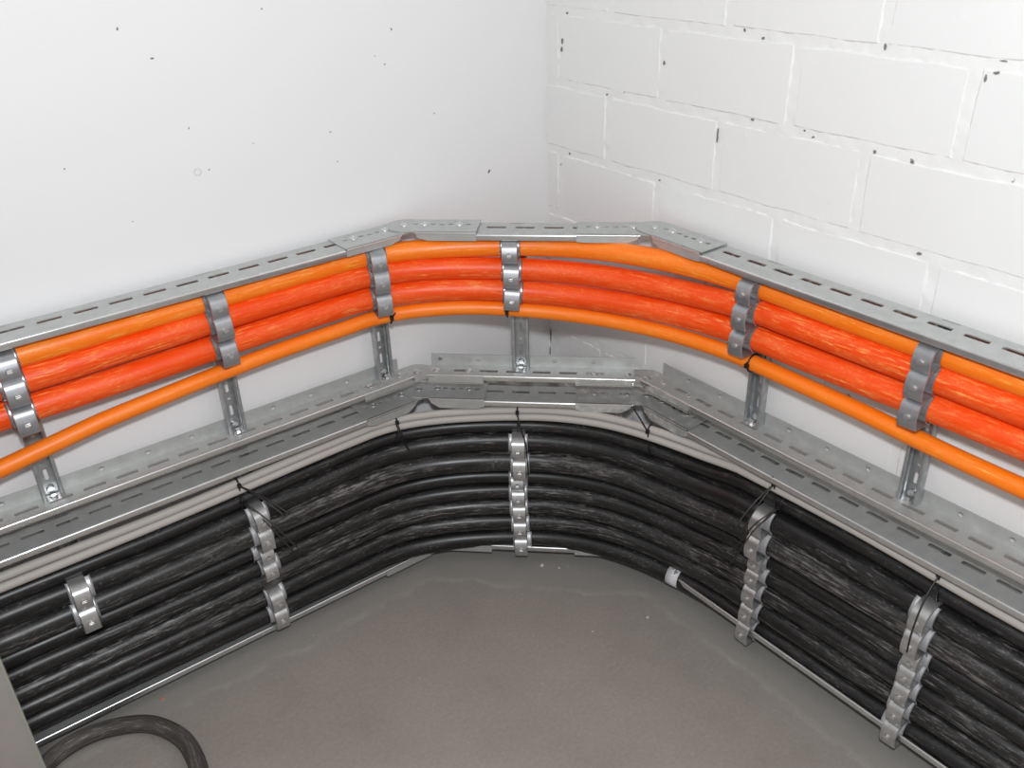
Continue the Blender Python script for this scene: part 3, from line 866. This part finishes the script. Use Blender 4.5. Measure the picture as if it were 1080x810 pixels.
tie('black cable tie at the top of the far right clamp column', [G0, G1, K1], w_rr, [[(0.0, 0.026, -0.03), (0.004, 0.050, -0.070), (0.008, 0.060, -0.105)]], tg)
to = 'black cable ties on the thin orange cable'
for val, ax, where, tl in ((-0.426, 0, 'just left of the corner', [(0.006, 0.006, 0.012)]), (-0.246, 0, 'at the room corner', [(-0.004, 0.004, 0.010)]), (-0.585, 1, 'just right of the corner', [(0.004, 0.006, 0.010)])):
    tie('small black cable tie on the thin orange cable %s' % where, [UPPER[3]], find_w(0.060, val, ax), [tl], to)

# ------------------------------------------------------------------ white marker sleeve with writing on the lowest black cable
sp = LOWER[7]; w0 = find_w(sp[0], -0.468, 1)
mk = thing('cable_marker', 'white marker sleeve with black figures wrapped round the lowest black cable', 'marker', tuple(centre(sp, w0)))
c = centre(sp, w0); q = (plan(sp[0], w0 + 0.004) - plan(sp[0], w0 - 0.004)).normalized(); nq = Vector((q.y, -q.x)); E3 = Vector((q.x, q.y, 0)); N3 = Vector((nq.x, nq.y, 0)); Z = Vector((0, 0, 1))
V = []; F = []; seg = 28; R = sp[1] + 0.0008
for x, rr in ((-0.0125, sp[1] - 0.0002), (-0.0125, R), (0.0125, R), (0.0125, sp[1] - 0.0002)):
    for k in range(seg):
        a = 2 * math.pi * k / seg
        V.append(E3 * x + N3 * (rr * math.cos(a)) + Z * (rr * math.sin(a)))
for i in range(3):
    for k in range(seg):
        F.append((i * seg + k, (i + 1) * seg + k, (i + 1) * seg + (k + 1) % seg, i * seg + (k + 1) % seg))
link('sleeve', make_mesh('sleeve', V, F, MAT['tag'], 'all'), mk)
cu = bpy.data.curves.new('figures', 'FONT'); cu.body = '41'; cu.size = 0.016; cu.align_x = 'CENTER'; cu.align_y = 'CENTER'; cu.resolution_u = 2
tmp = bpy.data.objects.new('figures', cu); COL.objects.link(tmp)
dg = bpy.context.evaluated_depsgraph_get()
me0 = bpy.data.meshes.new_from_object(tmp.evaluated_get(dg))
bpy.data.objects.remove(tmp); bpy.data.curves.remove(cu)
V = []
for v in me0.vertices:
    x, y = -v.co.x, -v.co.y                       # the figures stand upside down on the sleeve
    a = math.radians(62) + y / R
    rr = R + 0.0004
    V.append(E3 * (x + 0.001) + N3 * (rr * math.cos(a)) + Z * (rr * math.sin(a)))
F = [tuple(p.vertices) for p in me0.polygons]
link('figures', make_mesh('figures', V, F, MAT['ink']), mk)

# ------------------------------------------------------------------ loose cable on the floor
LOOSE = [(-1.1907, -0.1336), (-1.1438, -0.105), (-1.0937, -0.0971), (-1.0432, -0.1105), (-0.9976, -0.1423), (-0.9686, -0.1983), (-0.9645, -0.2568), (-0.9757, -0.3155), (-0.999, -0.3807)]
pts = catmull([Vector((x, y, 0.0148)) for x, y in LOOSE], 10)
V, F, UV = tube_data(pts, 0.0146, 18)
tag(link('loose_cable', make_mesh('loose_cable', V, F, MAT['loose'], 'all', UV)), 'scuffed dark grey cable end curling on the concrete floor', 'cable')

# ------------------------------------------------------------------ upright grey panel close to the camera
PE = Vector((-1.1494, -0.6267)); PD = Vector((-0.9997, -0.0235)); PN = Vector((PD.y, -PD.x))
if (Vector((-1.13, -1.376)) - PE).dot(PN) < 0: PN = -PN
t = thing('standing_panel', 'plain grey upright panel filling the lower left edge of the view', 'panel', (PE.x, PE.y, 0))
fnp = lambda a, o, z: (PD.x * a + PN.x * o, PD.y * a + PN.y * o, z)
mb = MB(); mb.box(0.0018, 0.50, -0.035, 0.0, 0.0, 2.0, fnp); mb.build('leaf', MAT['panel'], t)
mb = MB(); mb.box(0.0, 0.0018, -0.034, 0.0008, 0.0, 2.0, fnp); mb.build('lit_edge', MAT['panel_edge'], t)  # thin strip coloured as the panel's lit edge

# ------------------------------------------------------------------ crumbs lying on the floor
CR = [(-0.9627, -0.0828, 0.006, 'crumb_red', 'reddish crumb', 'beside the left bottom rail'), (-0.2176, -0.2338, 0.006, 'crumb', 'largest pale plaster crumb', 'below the corner clamp column'), (-0.196, -0.2632, 0.003, 'crumb', 'small pale plaster crumb', 'just right of the corner clamp column'), (-0.1575, -0.4804, 0.005, 'crumb', 'flat pale plaster crumb', 'below the right bend of the bottom rail'), (-0.6129, -0.0345, 0.003, 'crumb', 'small pale plaster crumb', 'below the left bend of the bottom rail'), (-0.2646, -0.4416, 0.0025, 'crumb', 'tiny pale plaster crumb', 'in the middle, in front of the corner')]
for x, y, s, mk_, m, where in CR:
    V = []; n = 7
    for k in range(n):
        a = 2 * math.pi * k / n; q = random.uniform(0.6, 1.2) * s
        V.append((x + q * math.cos(a), y + q * 0.8 * math.sin(a), 0.0003))
    W2 = [(x + (p[0] - x) * 0.6, y + (p[1] - y) * 0.6, s * 0.45 * random.uniform(0.7, 1.2)) for p in V]
    F = [tuple(range(n, 2 * n))] + [(k, (k + 1) % n, n + (k + 1) % n, n + k) for k in range(n)] + [tuple(reversed(range(n)))]
    lab = m + ' on the concrete floor ' + where
    tag(link('plaster_crumb', make_mesh('plaster_crumb', V + W2, F, MAT[mk_])), lab, 'crumb', 'plaster crumbs on the floor')
